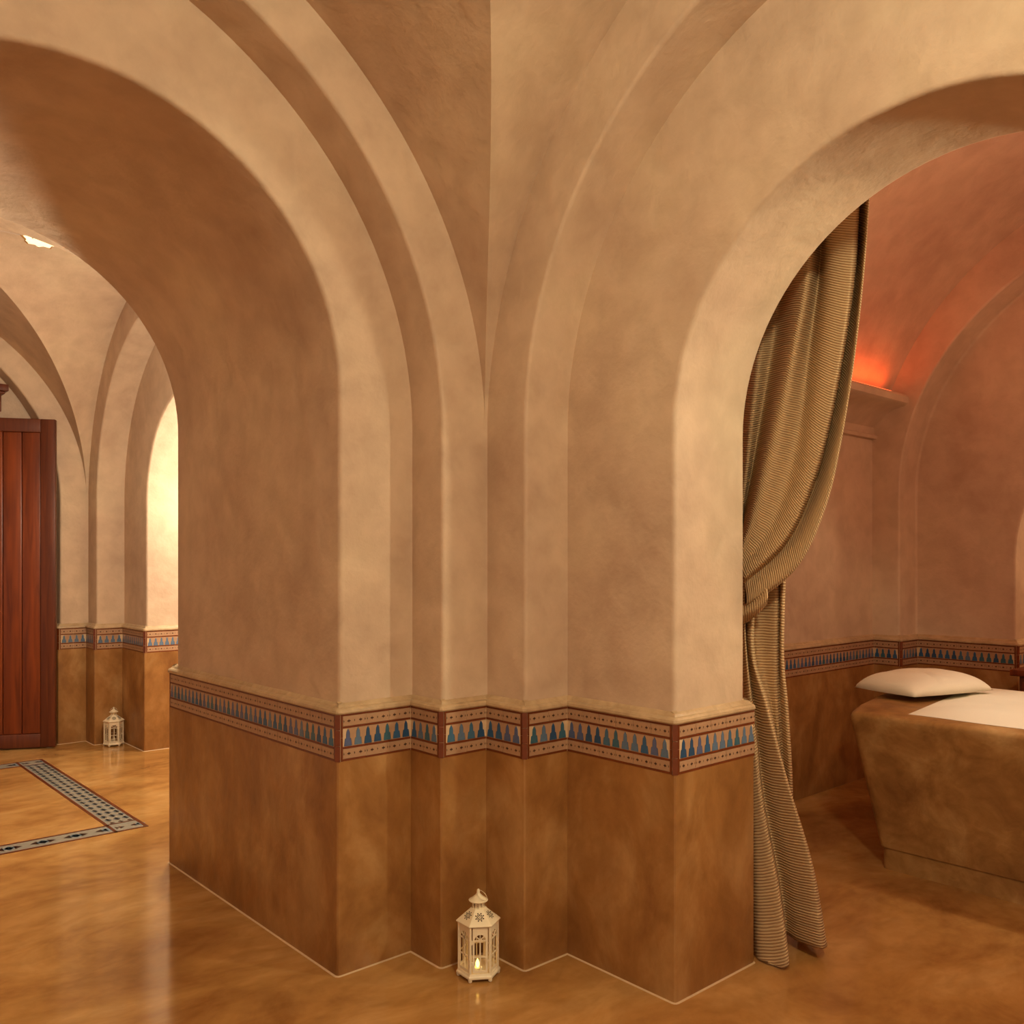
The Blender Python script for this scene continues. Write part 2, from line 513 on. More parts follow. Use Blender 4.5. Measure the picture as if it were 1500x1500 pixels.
PIER = [(3.3, 4.14), (1.535, 4.14), (1.535, 2.62), (1.834, 2.62), (1.834, 2.44), (2.035, 2.44), (2.035, 2.235), (2.24, 2.235), (2.24, 1.755), (2.682, 1.755), (2.682, 2.80 - 0.022), (5.618, 2.778), (5.618, 2.598), (5.853, 2.598), (5.853, 1.992), (6.3, 1.992)]
NB = [(1.884, 7.62), (1.884, 7.34), (2.085, 7.34), (2.085, 7.135), (2.29, 7.135), (2.29, 6.655), (2.81, 6.655), (2.81, 7.25)]
# the other ends of the openings, out of frame, so the dado goes on round the rooms
WESTPASS = [(-1.2, 2.62), (-0.06, 2.62), (-0.06, 4.14), (-1.2, 4.14)]
SOUTHARCH = [(2.682, -0.6), (2.682, 0.29), (2.24, 0.29), (2.24, -0.20), (2.035, -0.20), (2.035, -0.40), (1.83, -0.40)]
ZF0, ZF1 = 0.72, 0.88
DADO = [(-0.001, 0.0), (0.0, 0.004), (0.0, 0.24), (0.0, 0.48), (0.0, ZF0 + 0.002)]
LEDGE = [(-0.002, ZF1), (0.004, ZF1 + 0.001), (0.007, ZF1 + 0.006), (0.006, ZF1 + 0.014), (0.001, ZF1 + 0.020), (-0.008, ZF1 + 0.023), (-0.012, ZF1 + 0.030), (-0.02, ZF1 + 0.036), (-0.03, ZF1 + 0.040)]
GROUT = [(0.006, 0.0), (0.003, 0.002), (-0.001, 0.003)]
def dress(P, words, grout=True):
    rp = round_path(P)
    d = sweep('wall_dado', rp, DADO, M['dado'])
    structure(d, 'smooth ochre lower wall %s' % words, 'wall')
    l = sweep('trim_ledge', rp, LEDGE, M['moulding'])
    structure(l, 'rounded plaster ledge above the tile band %s' % words, 'moulding')
    if grout:
        g = sweep('trim_grout', rp, GROUT, M['grout'])
        structure(g, 'pale grout line along the floor %s' % words, 'trim')
    t = sweep('trim_frieze', rp, [(-0.003, ZF0), (-0.0015, ZF0 + 0.001), (-0.0015, ZF1 - 0.001), (-0.003, ZF1)], M['grout'])
    structure(t, 'tile band of blue stepped merlons between brown borders %s' % words, 'tile frieze')
    return t
frieze_pier = dress(PIER[:11], 'around the stepped corner pier')
frieze_east = dress(PIER[10:], 'in the treatment room', False)
frieze_nb = dress(NB, 'beside the wooden door')
for P, w in ((WESTPASS, 'on the far side of the passage'), (SOUTHARCH, 'on the far side of the curtained arch')):
    dress(P, w)

# ------------------------------------------------------------------ tiles of the friezes
PITCH, TH = 0.041, 0.0016
H_STRIP, H_BAND, H_MER = 0.0085, 0.033, 0.0605
z = ZF0 + 0.001
ROWS = []
for kind, h in (('strip', H_STRIP), ('band', H_BAND), ('strip', H_STRIP), ('mer', H_MER), ('strip', H_STRIP), ('band', H_BAND), ('strip', H_STRIP)):
    ROWS.append((kind, z, h)); z += h
def prism(poly, th=TH, mats=None, extra=None):
    """polygon in the local x,z plane, proud along local +y"""
    n = len(poly)
    V = [(x, 0, zz) for x, zz in poly] + [(x, th, zz) for x, zz in poly]
    F = [tuple(range(n, 2 * n))[::-1]] + [(i, (i + 1) % n, n + (i + 1) % n, n + i) for i in range(n)]
    return V, F
half = [(0.0150, 0.001), (0.0138, 0.012), (0.0118, 0.0255), (0.0072, 0.0275), (0.0068, 0.040), (0.0056, 0.049), (0.0, 0.0585)]
mer_poly = half + [(-x, zz) for x, zz in half[-2::-1]]
gap = 0.0015
cl = [(-PITCH / 2 + x + gap, zz) for x, zz in half]     # right flank of the merlon on the left
cl[-1] = (-PITCH / 2 + gap * 0.6, 0.0598)
ct_poly = [(-x, zz) for x, zz in cl] + cl[::-1]
mesh_mer = mesh_of('merlon_tile', *prism(mer_poly, TH + 0.0004), M['blue_tile'])
mesh_ct = mesh_of('cream_tile', *prism(ct_poly, TH), M['cream_tile'])
BW = PITCH * 2
def band_tile():
    g = 0.0009
    V, F = prism([(-BW / 2 + g, g), (BW / 2 - g, g), (BW / 2 - g, H_BAND - g), (-BW / 2 + g, H_BAND - g)])
    mi = [0] * len(F)
    def add(poly):
        b = len(V)
        V.extend((x, TH + 0.0004, zz) for x, zz in poly)
        F.append(tuple(range(b, b + len(poly)))[::-1]); mi.append(1)
    h = H_BAND / 2
    for cx in (-BW / 4, BW / 4):
        add([(cx - 0.0068, h), (cx - 0.002, h - 0.0034), (cx + 0.002, h - 0.0034), (cx + 0.0068, h), (cx + 0.002, h + 0.0034), (cx - 0.002, h + 0.0034)])
        add([(cx - 0.0008, h - 0.0062), (cx + 0.0008, h - 0.0062), (cx + 0.0008, h - 0.0040), (cx - 0.0008, h - 0.0040)])
        add([(cx - 0.0008, h + 0.0040), (cx + 0.0008, h + 0.0040), (cx + 0.0008, h + 0.0062), (cx - 0.0008, h + 0.0062)])
    for cx in (0, BW / 2 - 0.004, -BW / 2 + 0.004):
        add([(cx - 0.0012, h - 0.005), (cx + 0.0012, h), (cx - 0.0012, h + 0.005), (cx - 0.0022, h)])
    return mesh_of('border_tile', V, F, [M['cream_tile'], M['ink_tile']], mi)
mesh_band = band_tile()
SL = 0.105
mesh_strip = mesh_of('strip_tile', *prism([(-SL / 2 + 0.0006, 0.0007), (SL / 2 - 0.0006, 0.0007), (SL / 2 - 0.0006, H_STRIP - 0.0007), (-SL / 2 + 0.0006, H_STRIP - 0.0007)], TH + 0.0003), M['brown_tile'])
FH = ROWS[-1][1] + H_STRIP - ROWS[0][1]
mesh_corner = mesh_of('corner_tile', *prism([(-0.0085, 0.0008), (0.0085, 0.0008), (0.0085, FH / 3 - 0.0008), (-0.0085, FH / 3 - 0.0008)], TH + 0.001), M['brown_tile'])
mesh_upright = mesh_of('upright_tile', *prism([(-0.0036, 0.0006), (0.0036, 0.0006), (0.0036, FH / 2 - 0.0006), (-0.0036, FH / 2 - 0.0006)], TH + 0.0004), M['brown_tile'])
rnd = random.Random(3)
def frieze_tiles(P, parent, joined=False, first=0, xmin=None):
    jb = {}
    def put(name, me, p, d, n, z0, sx=1.0):
        jz = rnd.uniform(-0.0003, 0.0003)
        mt = Matrix(((d.x * sx, n.x, 0, p.x), (d.y * sx, n.y, 0, p.y), (0, 0, 1, z0 + jz), (0, 0, 0, 1)))
        if joined:
            jb.setdefault(me.name, (me, []))[1].append(mt)
        else:
            o = link_mesh(name, me, parent)
            o.matrix_world = mt
    for i in range(first, len(P) - 1):
        a, b = Vector(P[i]), Vector(P[i + 1])
        d = (b - a).normalized(); n = Vector((d.y, -d.x))
        def conv(j):
            if j <= 0 or j >= len(P) - 1: return False
            d0 = (Vector(P[j]) - Vector(P[j - 1])).normalized(); d1 = (Vector(P[j + 1]) - Vector(P[j])).normalized()
            return d0.x * d1.y - d0.y * d1.x > 0
        m0 = 0.0135 if conv(i) else 0.001
        m1 = 0.0135 if conv(i + 1) else 0.001
        if xmin is not None and a.x < xmin and abs(d.x) > 0.9:
            a = a + d * (xmin - a.x)
        L = (b - a).length
        s0, s1 = m0, L - m1
        base = a - n * 0.0015
        if conv(i):
            for k in range(2): put('upright_tile', mesh_upright, base + d * (s0 + 0.0038), d, n, ROWS[0][1] + k * FH / 2)
            s0 += 0.008
        if conv(i + 1):
            for k in range(2): put('upright_tile', mesh_upright, base + d * (s1 - 0.0038), d, n, ROWS[0][1] + k * FH / 2)
            s1 -= 0.008
            dn = (Vector(P[i + 2]) - b).normalized()
            dd = (d + dn).normalized(); nn = Vector((dd.y, -dd.x))
            pc = b - d * 0.00325 + dn * 0.00325 - nn * 0.0005
            for k in range(3): put('corner_tile', mesh_corner, pc, dd, nn, ROWS[0][1] + k * FH / 3)
        run = s1 - s0
        for kind, z0, h in ROWS:
            if kind == 'strip':
                c = max(1, round(run / SL)); w = run / c
                for k in range(c): put('strip_tile', mesh_strip, base + d * (s0 + (k + .5) * w), d, n, z0, w / SL)
            elif kind == 'band':
                c = max(1, round(run / BW)); w = run / c
                for k in range(c): put('border_tile', mesh_band, base + d * (s0 + (k + .5) * w), d, n, z0, w / BW)
            else:
                c = max(2, round(run / PITCH)); w = run / c
                for k in range(c):
                    put('merlon_tile', mesh_mer, base + d * (s0 + (k + .5) * w), d, n, z0, w / PITCH)
                    if k: put('cream_tile', mesh_ct, base + d * (s0 + k * w), d, n, z0, w / PITCH)
    for nm, (me, mts) in jb.items():
        bmj = bmesh.new()
        for mt in mts:
            b2 = bmesh.new(); b2.from_mesh(me); bmesh.ops.transform(b2, matrix=mt, verts=b2.verts)
            tmp = bpy.data.meshes.new('tmp'); b2.to_mesh(tmp); b2.free()
            bmj.from_mesh(tmp); bpy.data.meshes.remove(tmp)
        o = obj(nm.split('.')[0] + 's', bmj, list(me.materials), parent)
        o['kind'] = 'stuff'
frieze_tiles(PIER[:10], frieze_pier, first=1)
frieze_tiles(PIER[10:], frieze_east, xmin=4.1)
frieze_tiles(NB[:7], frieze_nb, joined=True)

# ------------------------------------------------------------------ floor mosaic border in the north bay
FM = structure(empty('trim_mosaic', (0, 0, 0)), 'rectangular mosaic tile border set into the floor before the wooden door', 'mosaic')
X0, X1, Y0, Y1, W = -0.52, 1.665, 4.77, 6.88, 0.155
zt = 0.0012
def quadbm(bm, x0, x1, y0, y1, mi=0, z=zt):
    vs = [bm.verts.new(p) for p in ((x0, y0, z), (x1, y0, z), (x1, y1, z), (x0, y1, z))]
    f = bm.faces.new(vs); f.material_index = mi
bm = bmesh.new()
for (a, b, c, d) in ((X0, X1, Y0, Y0 + W), (X0, X1, Y1 - W, Y1), (X0, X0 + W, Y0 + W, Y1 - W), (X1 - W, X1, Y0 + W, Y1 - W)):
    quadbm(bm, a, b, c, d, 0, 0.0006)
obj('mosaic_bed', bm, M['mosaic_pale'], FM)
for (a, b, c, d) in ((X0, X1, Y0, Y0 + .016), (X0, X1 - W, Y0 + W - .016, Y0 + W), (X0, X1, Y1 - .016, Y1), (X0, X1 - W, Y1 - W, Y1 - W + .016), (X1 - .018, X1, Y0 + .017, Y1 - .017), (X1 - W - .016, X1 - W, Y0, Y1), (X0, X0 + .016, Y0 + .017, Y1 - .017), (X0 + W, X0 + W + .016, Y0 + W, Y1 - W), (X1 - W + .001, X1 - .019, Y0 + W, Y0 + W + .012), (X1 - W + .001, X1 - .019, Y1 - W - .012, Y1 - W)):
    bm = bmesh.new(); box(bm, a, b, c, d, 0.0, 0.0016); obj('edge_strip', bm, M['mosaic_brown'], FM)
bm = bmesh.new()
def motif(bm, x, y, ax, s):
    """little bow-tie of two dark tiles with a blue square between groups"""
    def pt(u, v): return (x + u, y + v, zt) if ax == 'x' else (x + v, y + u, zt)
    for sg in (-1, 1):
        for vs in (((sg * .012 * s, 0), (sg * .036 * s, .020 * s), (sg * .036 * s, -.020 * s)), ((sg * .036 * s, 0), (sg * .052 * s, .02 * s), (sg * .052 * s, -.02 * s))):
            q = [pt(*v) for v in vs]
            f = bm.faces.new([bm.verts.new(p) for p in q]); f.material_index = 0
            if f.normal.z < 0 or True:
                f.normal_update()
                if f.normal.z < 0: f.normal_flip()
    q = [pt(*v) for v in ((0.075 * s, 0), (0.062 * s, 0.018 * s), (0.049 * s, 0.0), (0.062 * s, -.018 * s))]
def fill_row(x, y, L, ax, pitch, s):
    n = int(L / pitch)
    for k in range(n):
        c = (k + .5) * L / n
        px, py = (x + c, y) if ax == 'x' else (x, y + c)
        motif(bm, px, py, ax, s)
        bx, by = (px + L / n / 2, py) if ax == 'x' else (px, py + L / n / 2)
        r = 0.026 * s
        f = bm.faces.new([bm.verts.new(p) for p in ((bx - r, by, zt), (bx, by - r, zt), (bx + r, by, zt), (bx, by + r, zt))]); f.material_index = 1
for yy in (Y0 + W / 2, Y1 - W / 2):
    fill_row(X0 + .03, yy, X1 - X0 - W - .06, 'x', 0.15, 1.45)
    fill_row(X1 - W + .01, yy, W - .03, 'x', 0.125, 1.15)
for k in range(3):
    for xx in (X1 - W + 0.028 + k * .045, X0 + 0.035 + k * .042):
        fill_row(xx, Y0 + W + .02, Y1 - Y0 - 2 * W - .04, 'y', 0.075, 0.78)
o = obj('mosaic_pieces', bm, [M['mosaic_dark'], M['mosaic_blue']], FM); o['kind'] = 'stuff'

# ------------------------------------------------------------------ treatment room cornice + led strip
cpath = [(2.66, 2.80), (5.66, 2.80)]
prof = [(0.0, 2.19), (0.03, 2.195), (0.035, 2.215), (0.012, 2.225), (0.014, 2.27), (0.05, 2.30), (0.09, 2.345), (0.15, 2.375), (0.215, 2.388), (0.237, 2.403), (0.24, 2.438), (0.225, 2.456), (0.17, 2.46), (0.0, 2.46)]
o = sweep('trim_cornice', cpath, prof, M['plaster'], smooth_angle=28)
structure(o, 'heavy plaster cornice under the red glow in the treatment room', 'cornice')
bm = bmesh.new(); box(bm, 2.9, 5.5, 2.605, 2.625, 2.46, 2.47)
tag(obj('led_strip', bm, M['led']), 'red light strip lying on the plaster cornice', 'light strip')

# ------------------------------------------------------------------ wooden door leaf
hx, hy = 1.845, 7.235
ang = math.atan2(0.47, -0.88)
door = empty('door_1', (hx, hy, 0.012), ang)           # local +x runs from the hinge edge into the doorway
structure(door, 'tall red-brown wooden door leaf of upright boards standing ajar', 'door')
DW, DH, DT = 1.1, 2.44, 0.05
def dpart(name, x0, x1, y0, y1, z0, z1, mat, bv=0.004):
    bm = bmesh.new(); box(bm, x0, x1, y0, y1, z0, z1)
    o = obj(name, bm, mat, door); bevel(o, bv, 2); return o
sw = 0.10
for x0, x1 in ((0, sw), (DW - sw, DW)):
    dpart('stile', x0, x1, -DT / 2, DT / 2, 0, DH, M['wood_dark'])
dpart('rail', sw, DW - sw, -DT / 2, DT / 2, DH - 0.10, DH, M['wood_dark'])
dpart('rail', sw, DW - sw, -DT / 2, DT / 2, 0, 0.10, M['wood_dark'])
n = 7; w = (DW - 2 * sw) / n
for k in range(n):
    dpart('plank', sw + k * w + 0.0015, sw + (k + 1) * w - 0.0015, -0.014, 0.014, 0.10, DH - 0.10, M['wood'], 0.006)
# carved header of the door frame
hd = structure(empty('trim_door_head', (0.5, 7.47, 2.50)), 'dark carved wooden head beam above the door', 'door head')
def hp(name, x0, x1, y0, y1, z0, z1, m=M['wood_dark']):
    bm = bmesh.new(); box(bm, x0, x1, y0, y1, z0, z1); o = obj(name, bm, m, hd); bevel(o, 0.005, 2)
hp('beam', -1.1, 1.02, -0.06, 0.068, 0.0, 0.13)
hp('cap', -1.12, 1.06, -0.10, 0.068, 0.15, 0.20)
hp('fillet', -1.11, 1.04, -0.08, 0.068, 0.13, 0.15)
for k in range(23):
    x = -1.08 + k * 0.09
    hp('dentil', x, x + 0.05, -0.085, -0.06, 0.02, 0.10)

# ------------------------------------------------------------------ ceiling lamp in the north bay
lp = tag(empty('ceiling_lamp', (1.43, 5.92, 3.336)), 'small glowing star-shaped ceiling lamp on the vault past the passage', 'lamp')
bm = bmesh.new()
lathe(bm, [(0.06, 0.03), (0.075, 0.026), (0.075, 0.018)], 16); obj('back_plate', bm, M['brass'], lp, True)
bm = bmesh.new()
top = []; bot = []
for k in range(16):
    r = 0.12 if k % 2 == 0 else 0.085
    a = math.pi * k / 8
    top.append(bm.verts.new((r * math.cos(a), r * math.sin(a), 0.02)))
    bot.append(bm.verts.new((r * 0.72 * math.cos(a), r * 0.72 * math.sin(a), -0.012)))
cb = bm.verts.new((0, 0, -0.018))
for k in range(16):
    bm.faces.new((top[k], bot[k], bot[(k + 1) % 16], top[(k + 1) % 16]))
    bm.faces.new((bot[k], cb, bot[(k + 1) % 16]))
bm.faces.new(top)
obj('glass_shade', bm, M['lamp_glass'], lp)
for k in range(8):
    a = math.pi * k / 4
    bm = bmesh.new()
    mt = Matrix.Rotation(a, 4, 'Z') @ Matrix.Translation((0.104, 0, 0.004)) @ Matrix.Rotation(R_(-43), 4, 'Y')
    box(bm, -0.024, 0.024, -0.004, 0.004, -0.004, 0.004, mt)
    obj('rib', bm, M['brass'], lp)

# ------------------------------------------------------------------ lantern
def make_lantern(loc, rz, label):
    T = tag(empty('lantern', loc, rz), label, 'lantern', 'white metal lanterns on the floor')
    wm = M['white_metal']
    R = 0.0665
    hexpt = lambda r, k: Vector((r * math.cos(R_(60 * k)), r * math.sin(R_(60 * k)), 0))
    bm = bmesh.new()
    lathe(bm, [(0.0730, 0.010), (0.0755, 0.012), (0.0755, 0.018), (0.0715, 0.022), (0.0695, 0.028)], 6)
    bevel(obj('base', bm, wm, T), 0.001, 1, smooth=False)
    for k in range(6):
        p = hexpt(0.067, k)
        bm = bmesh.new()
        lathe(bm, [(0.0035, 0), (0.0065, 0.003), (0.0075, 0.0105)], 8, (p.x, p.y)); obj('foot', bm, wm, T)
        p = hexpt(R - 0.001, k)
        bm = bmesh.new()
        lathe(bm, [(0.0046, 0.027), (0.0046, 0.183)], 6, (p.x, p.y)); obj('post', bm, wm, T)
    # side panels
    W2 = 0.0285; ZB, ZT = 0.030, 0.180
    def panel_mesh(door):
        bm = bmesh.new(); t = 0.0012
        if door:
            w2 = W2 - 0.0035
        else:
            w2 = W2
        st = 0.0062 if door else 0.0058
        zf0, zarch = 0.135, 0.139
        box(bm, -w2, -w2 + st, -t, t, ZB, ZT); box(bm, w2 - st, w2, -t, t, ZB, ZT)
        box(bm, -w2 + st, w2 - st, -t, t, ZB, ZB + 0.009)
        box(bm, -w2 + st, w2 - st, -t, t, 0.081, 0.0855)
        box(bm, -w2 + st, w2 - st, -t, t, zf0, zf0 + 0.0045)
        box(bm, -0.0021, 0.0021, -t, t, ZB + 0.009, zf0 + 0.016)
        # spandrel plate above the fan
        ri = w2 - st; n = 12
        lo = []; hi = []
        for i in range(n + 1):
            a = math.pi * i / n
            lo.append((ri * math.cos(a), zarch + ri * math.sin(a) * 0.95)); hi.append((ri * math.cos(a), ZT))
        for i in range(n):
            for yy in (-t, t):
                q = [bm.verts.new((p[0], yy, p[1])) for p in (lo[i], hi[i], hi[i + 1], lo[i + 1])]
                bm.faces.new(q if yy > 0 else q[::-1])
            q = [bm.verts.new(p) for p in ((lo[i][0], -t, lo[i][1]), (lo[i][0], t, lo[i][1]), (lo[i + 1][0], t, lo[i + 1][1]), (lo[i + 1][0], -t, lo[i + 1][1]))]
            bm.faces.new(q)
        # fan: hub and spokes
        for i in range(10):
            a0, a1 = math.pi * i / 10, math.pi * (i + 1) / 10
            q = [bm.verts.new((0.0068 * math.cos(a), t, zarch + 0.0068 * math.sin(a))) for a in (a0, a1)] + [bm.verts.new((0, t, zarch))]
            bm.faces.new(q[::-1])
        for a in (R_(42), R_(90), R_(138)):
            mt = Matrix.Translation((0, 0, zarch)) @ Matrix.Rotation(-a, 4, 'Y')
            box(bm, 0.004, ri * 0.97, -t, t, -0.0014, 0.0014, mt)
        me = bpy.data.meshes.new('panel'); bm.to_mesh(me); bm.free(); me.materials.append(wm)
        return me
    pm, dm = panel_mesh(False), panel_mesh(True)
    for k in range(6):
        a = R_(60 * k + 30)
        ap = (R - 0.0005) * math.cos(R_(30))
        o = link_mesh('door_panel' if k == 0 else 'side_panel', dm if k == 0 else pm, T)
        o.location = (ap * math.cos(a), ap * math.sin(a), 0)
        o.rotation_euler = (0, 0, a - R_(90))
        if k == 0:
            for zz in (0.055, 0.125):
                bm = bmesh.new()
                lathe(bm, [(0.0022, zz), (0.0022, zz + 0.014)], 8, (0.0285, 0.002))
                box(bm, 0.020, 0.0285, 0.0012, 0.003, zz + 0.002, zz + 0.012)
                obj('hinge', bm, wm, o)
            bm = bmesh.new(); box(bm, -0.031, -0.022, 0.001, 0.0032, 0.070, 0.074); box(bm, -0.025, -0.022, 0.0012, 0.007, 0.068, 0.078)
            obj('latch', bm, wm, o)
    # roof
    rp = [(0.0700, 0.183), (0.0755, 0.1835), (0.0765, 0.187), (0.066, 0.1955), (0.046, 0.211), (0.0300, 0.2235), (0.0275, 0.228)]
    bm = bmesh.new(); lathe(bm, rp, 6); roof = obj('roof', bm, wm, T)
    bevel(roof, 0.0012, 2, 20, False)
    sl0, sl1 = Vector((0.066 * math.cos(R_(30)), 0, 0.1955)), Vector((0.030 * math.cos(R_(30)), 0, 0.2235))
    ax_v = (sl1 - sl0).normalized(); nrm = Vector((-ax_v.z, 0, ax_v.x)); nrm = nrm if nrm.z > 0 else -nrm
    ctr = sl0.lerp(sl1, 0.47) + nrm * 0.0006
    bm = bmesh.new()
    def petal(cu, cv, ru, rv, rot, n=8):
        vs = []
        for i in range(n):
            a = 2 * math.pi * i / n
            u, v = ru * math.cos(a), rv * math.sin(a)
            uu, vv = cu + u * math.cos(rot) - v * math.sin(rot), cv + u * math.sin(rot) + v * math.cos(rot)
            vs.append(bm.verts.new(ctr + Vector((0, 1, 0)) * uu * 1.28 + ax_v * vv * 1.28))
        bm.faces.new(vs)
    petal(0, 0, 0.0013, 0.0013, 0)
    for i in range(8):
        a = R_(45 * i)
        petal(0.0058 * math.cos(a), 0.0058 * math.sin(a), 0.0030, 0.0013, a)
        a2 = a + R_(22.5)
        petal(0.0105 * math.cos(a2), 0.0105 * math.sin(a2), 0.0021, 0.0018, a2)
        petal(0.0075 * math.cos(a2), 0.0075 * math.sin(a2), 0.0011, 0.0008, a2)
    rme = bpy.data.meshes.new('rosette'); bm.to_mesh(rme); bm.free(); rme.materials.append(M['hole_shade'])
    for k in range(6):
        o = link_mesh('rosette', rme, roof); o.rotation_euler = (0, 0, R_(60 * k + 30))
        o['label'] = 'flower rosette with the shade of its holes painted as dark petals'
    bm = bmesh.new()
    lathe(bm, [(0.0215, 0.227), (0.0225, 0.2285), (0.0225, 0.231)], 12); lathe(bm, [(0.0225, 0.246), (0.0225, 0.2495), (0.02, 0.2505)], 12)
    for k in range(10):
        a = 2 * math.pi * k / 10
        box(bm, 0.0185, 0.0205, -0.0023, 0.0023, 0.2305, 0.2465, Matrix.Rotation(a, 4, 'Z'))
    lathe(bm, [(0.012, 0.2305), (0.012, 0.247)], 10)
    obj('neck', bm, wm, T)
    bm = bmesh.new()
    lathe(bm, [(0.0215, 0.2495), (0.0320, 0.2505), (0.0330, 0.2525), (0.0290, 0.2545), (0.0200, 0.2610), (0.0120, 0.2680), (0.0072, 0.2730), (0.0052, 0.2765), (0.0056, 0.2800), (0.0048, 0.2855), (0.0020, 0.2890)], 20)
    auto_smooth(obj('cap', bm, wm, T), 45)
    bm = bmesh.new()
    seg, rr, tr = 28, 0.0215, 0.0011
    rd = R_(92)                                        # the ring leans on the cap, to the right of the little door
    ax1 = Vector((-math.sin(rd), math.cos(rd), 0)); ax2 = Vector((math.cos(rd) * 0.755, math.sin(rd) * 0.755, -0.656))
    rc = Vector((math.cos(rd) * 0.0135, math.sin(rd) * 0.0135, 0.2685))
    mt = Matrix.Translation(rc) @ Matrix((ax1, ax2, ax1.cross(ax2))).transposed().to_4x4()
    rings = []
    for i in range(seg):
        a = 2 * math.pi * i / seg; rings.append([bm.verts.new(mt @ Vector(((rr + tr * math.cos(b)) * math.cos(a), (rr + tr * math.cos(b)) * math.sin(a), tr * math.sin(b)))) for b in [2 * math.pi * j / 6 for j in range(6)]])
    for i in range(seg):
        for j in range(6):
            bm.faces.new((rings[i][j], rings[(i + 1) % seg][j], rings[(i + 1) % seg][(j + 1) % 6], rings[i][(j + 1) % 6]))
    obj('handle_ring', bm, wm, T, True)
    return T
# k=0 face (30 deg) is the little door; turn it towards the camera
L1 = (1.905, 2.325, 0)
make_lantern(L1, math.atan2(-L1[1], -L1[0]) - R_(30) + R_(6), 'white pierced metal lantern with a glowing candle, set before the stepped pier')
make_lantern((2.198, 7.045, 0), R_(228.5 - 30 - 32), 'white pierced metal lantern standing in the corner near the wooden door')
# candle
cd = tag(empty('candle', (L1[0] - 0.020, L1[1] - 0.020, 0.0285)), 'small lit candle glowing inside the lantern before the pier', 'candle')
bm = bmesh.new(); lathe(bm, [(0.015, 0), (0.016, 0.001), (0.016, 0.008), (0.014, 0.0095), (0.004, 0.008)], 20); auto_smooth(obj('wax', bm, M['linen'], cd))
bm = bmesh.new(); lathe(bm, [(0.0022, 0.008), (0.0062, 0.0145), (0.0070, 0.020), (0.0052, 0.028), (0.0022, 0.0345), (0.0004, 0.038)], 14); obj('flame', bm, M['flame'], cd, True)
lamp('candle_light', 'POINT', (L1[0] - 0.02, L1[1] - 0.02, 0.078), 0.007, (1.0, 0.55, 0.18), 0.008)

# ------------------------------------------------------------------ massage table
def smooth_loop(pts, r, n=5):
    out = []
    for i in range(len(pts)):
        a, b, c = Vector(pts[i - 1]), Vector(pts[i]), Vector(pts[(i + 1) % len(pts)])
        ra = min(r, (a - b).length * .45, (c - b).length * .45)
        p0, p1 = b + (a - b).normalized() * ra, b + (c - b).normalized() * ra
        for k in range(n + 1):
            t = k / n; out.append(p0.lerp(b, t).lerp(b.lerp(p1, t), t))
    return out
tb = tag(empty('massage_table', (4.4, 1.0, 0)), 'massive ochre stone massage table with tapering sides', 'table')
top_l = smooth_loop([(3.80, -0.45), (3.80, 1.995), (4.05, 2.075), (4.40, 2.15), (4.75, 2.16), (5.06, 2.06), (5.06, -0.45)], 0.035)
bot_l = [Vector((4.43 + (p.x - 4.43) * 0.79, 0.85 + (p.y - 0.85) * 0.93)) for p in top_l]
pl_l = [Vector((4.43 + (p.x - 4.43) * 0.775, 0.85 + (p.y - 0.85) * 0.922)) for p in top_l]
def ring_loft(name, rings, parent, mat, cap=True):
    n = len(rings[0][0]); V = []; F = []
    for L, z in rings: V += [(p.x - 4.4, p.y - 1.0, z) for p in L]
    for i in range(len(rings) - 1):
        for j in range(n):
            F.append((i * n + j, i * n + (j + 1) % n, (i + 1) * n + (j + 1) % n, (i + 1) * n + j)[::-1])
    F.append(tuple(range((len(rings) - 1) * n, len(rings) * n))[::-1]); F.append(tuple(range(n)))
    return link_mesh(name, mesh_of(name, V, F, mat), parent)
inset = lambda L, d: [Vector((4.43 + (p.x - 4.43) * (1 - d / 0.63), 0.85 + (p.y - 0.85) * (1 - d / 1.3))) for p in L]
lerpL = lambda t: [a.lerp(b, t) for a, b in zip(bot_l, top_l)]
auto_smooth(ring_loft('body', [(bot_l, 0.10), (lerpL(.25), 0.25), (lerpL(.5), 0.40), (lerpL(.75), 0.55), (lerpL(.97), 0.672), (top_l, 0.695), (inset(top_l, .006), 0.711), (inset(top_l, .022), 0.720)], tb, M['stone']), 50)
auto_smooth(ring_loft('plinth', [(pl_l, 0.0), (pl_l, 0.10)], tb, M['stone']), 50)

# bed sheet lying on the table
def sheet():
    nu, nv = 40, 46
    V = []
    A, B = Vector((3.905, 1.775)), Vector((5.03, 1.93))
    for i in range(nv + 1):
        for j in range(nu + 1):
            u, v = j / nu, i / nv
            p = A.lerp(B, u)
            x = p.x + 0.004 * math.sin(v * 31); y = p.y * (1 - v) + (-0.35) * v
            edge = min(u, v * 2.2, 1 - u) 
            h = 0.7215 + 0.010 * min(1, edge * 9)
            h += 0.0045 * max(0, math.sin(26 * (x - 3.9) + 7 * (y - 1.7) + 1.2)) * math.exp(-((v - .05) / .12) ** 2) * min(1, edge * 14)
            h += 0.004 * math.sin(9 * x + 13 * y) * math.exp(-((v - .12) / .2) ** 2) * min(1, edge * 10)
            V.append((x, y, h))
    F = [(i * (nu + 1) + j, i * (nu + 1) + j + 1, (i + 1) * (nu + 1) + j + 1, (i + 1) * (nu + 1) + j)[::-1] for i in range(nv) for j in range(nu)]
    o = link_mesh('bed_sheet', mesh_of('bed_sheet', V, F, M['linen'], smooth=True))
    return tag(o, 'off-white sheet spread over the stone massage table', 'sheet')
sheet()
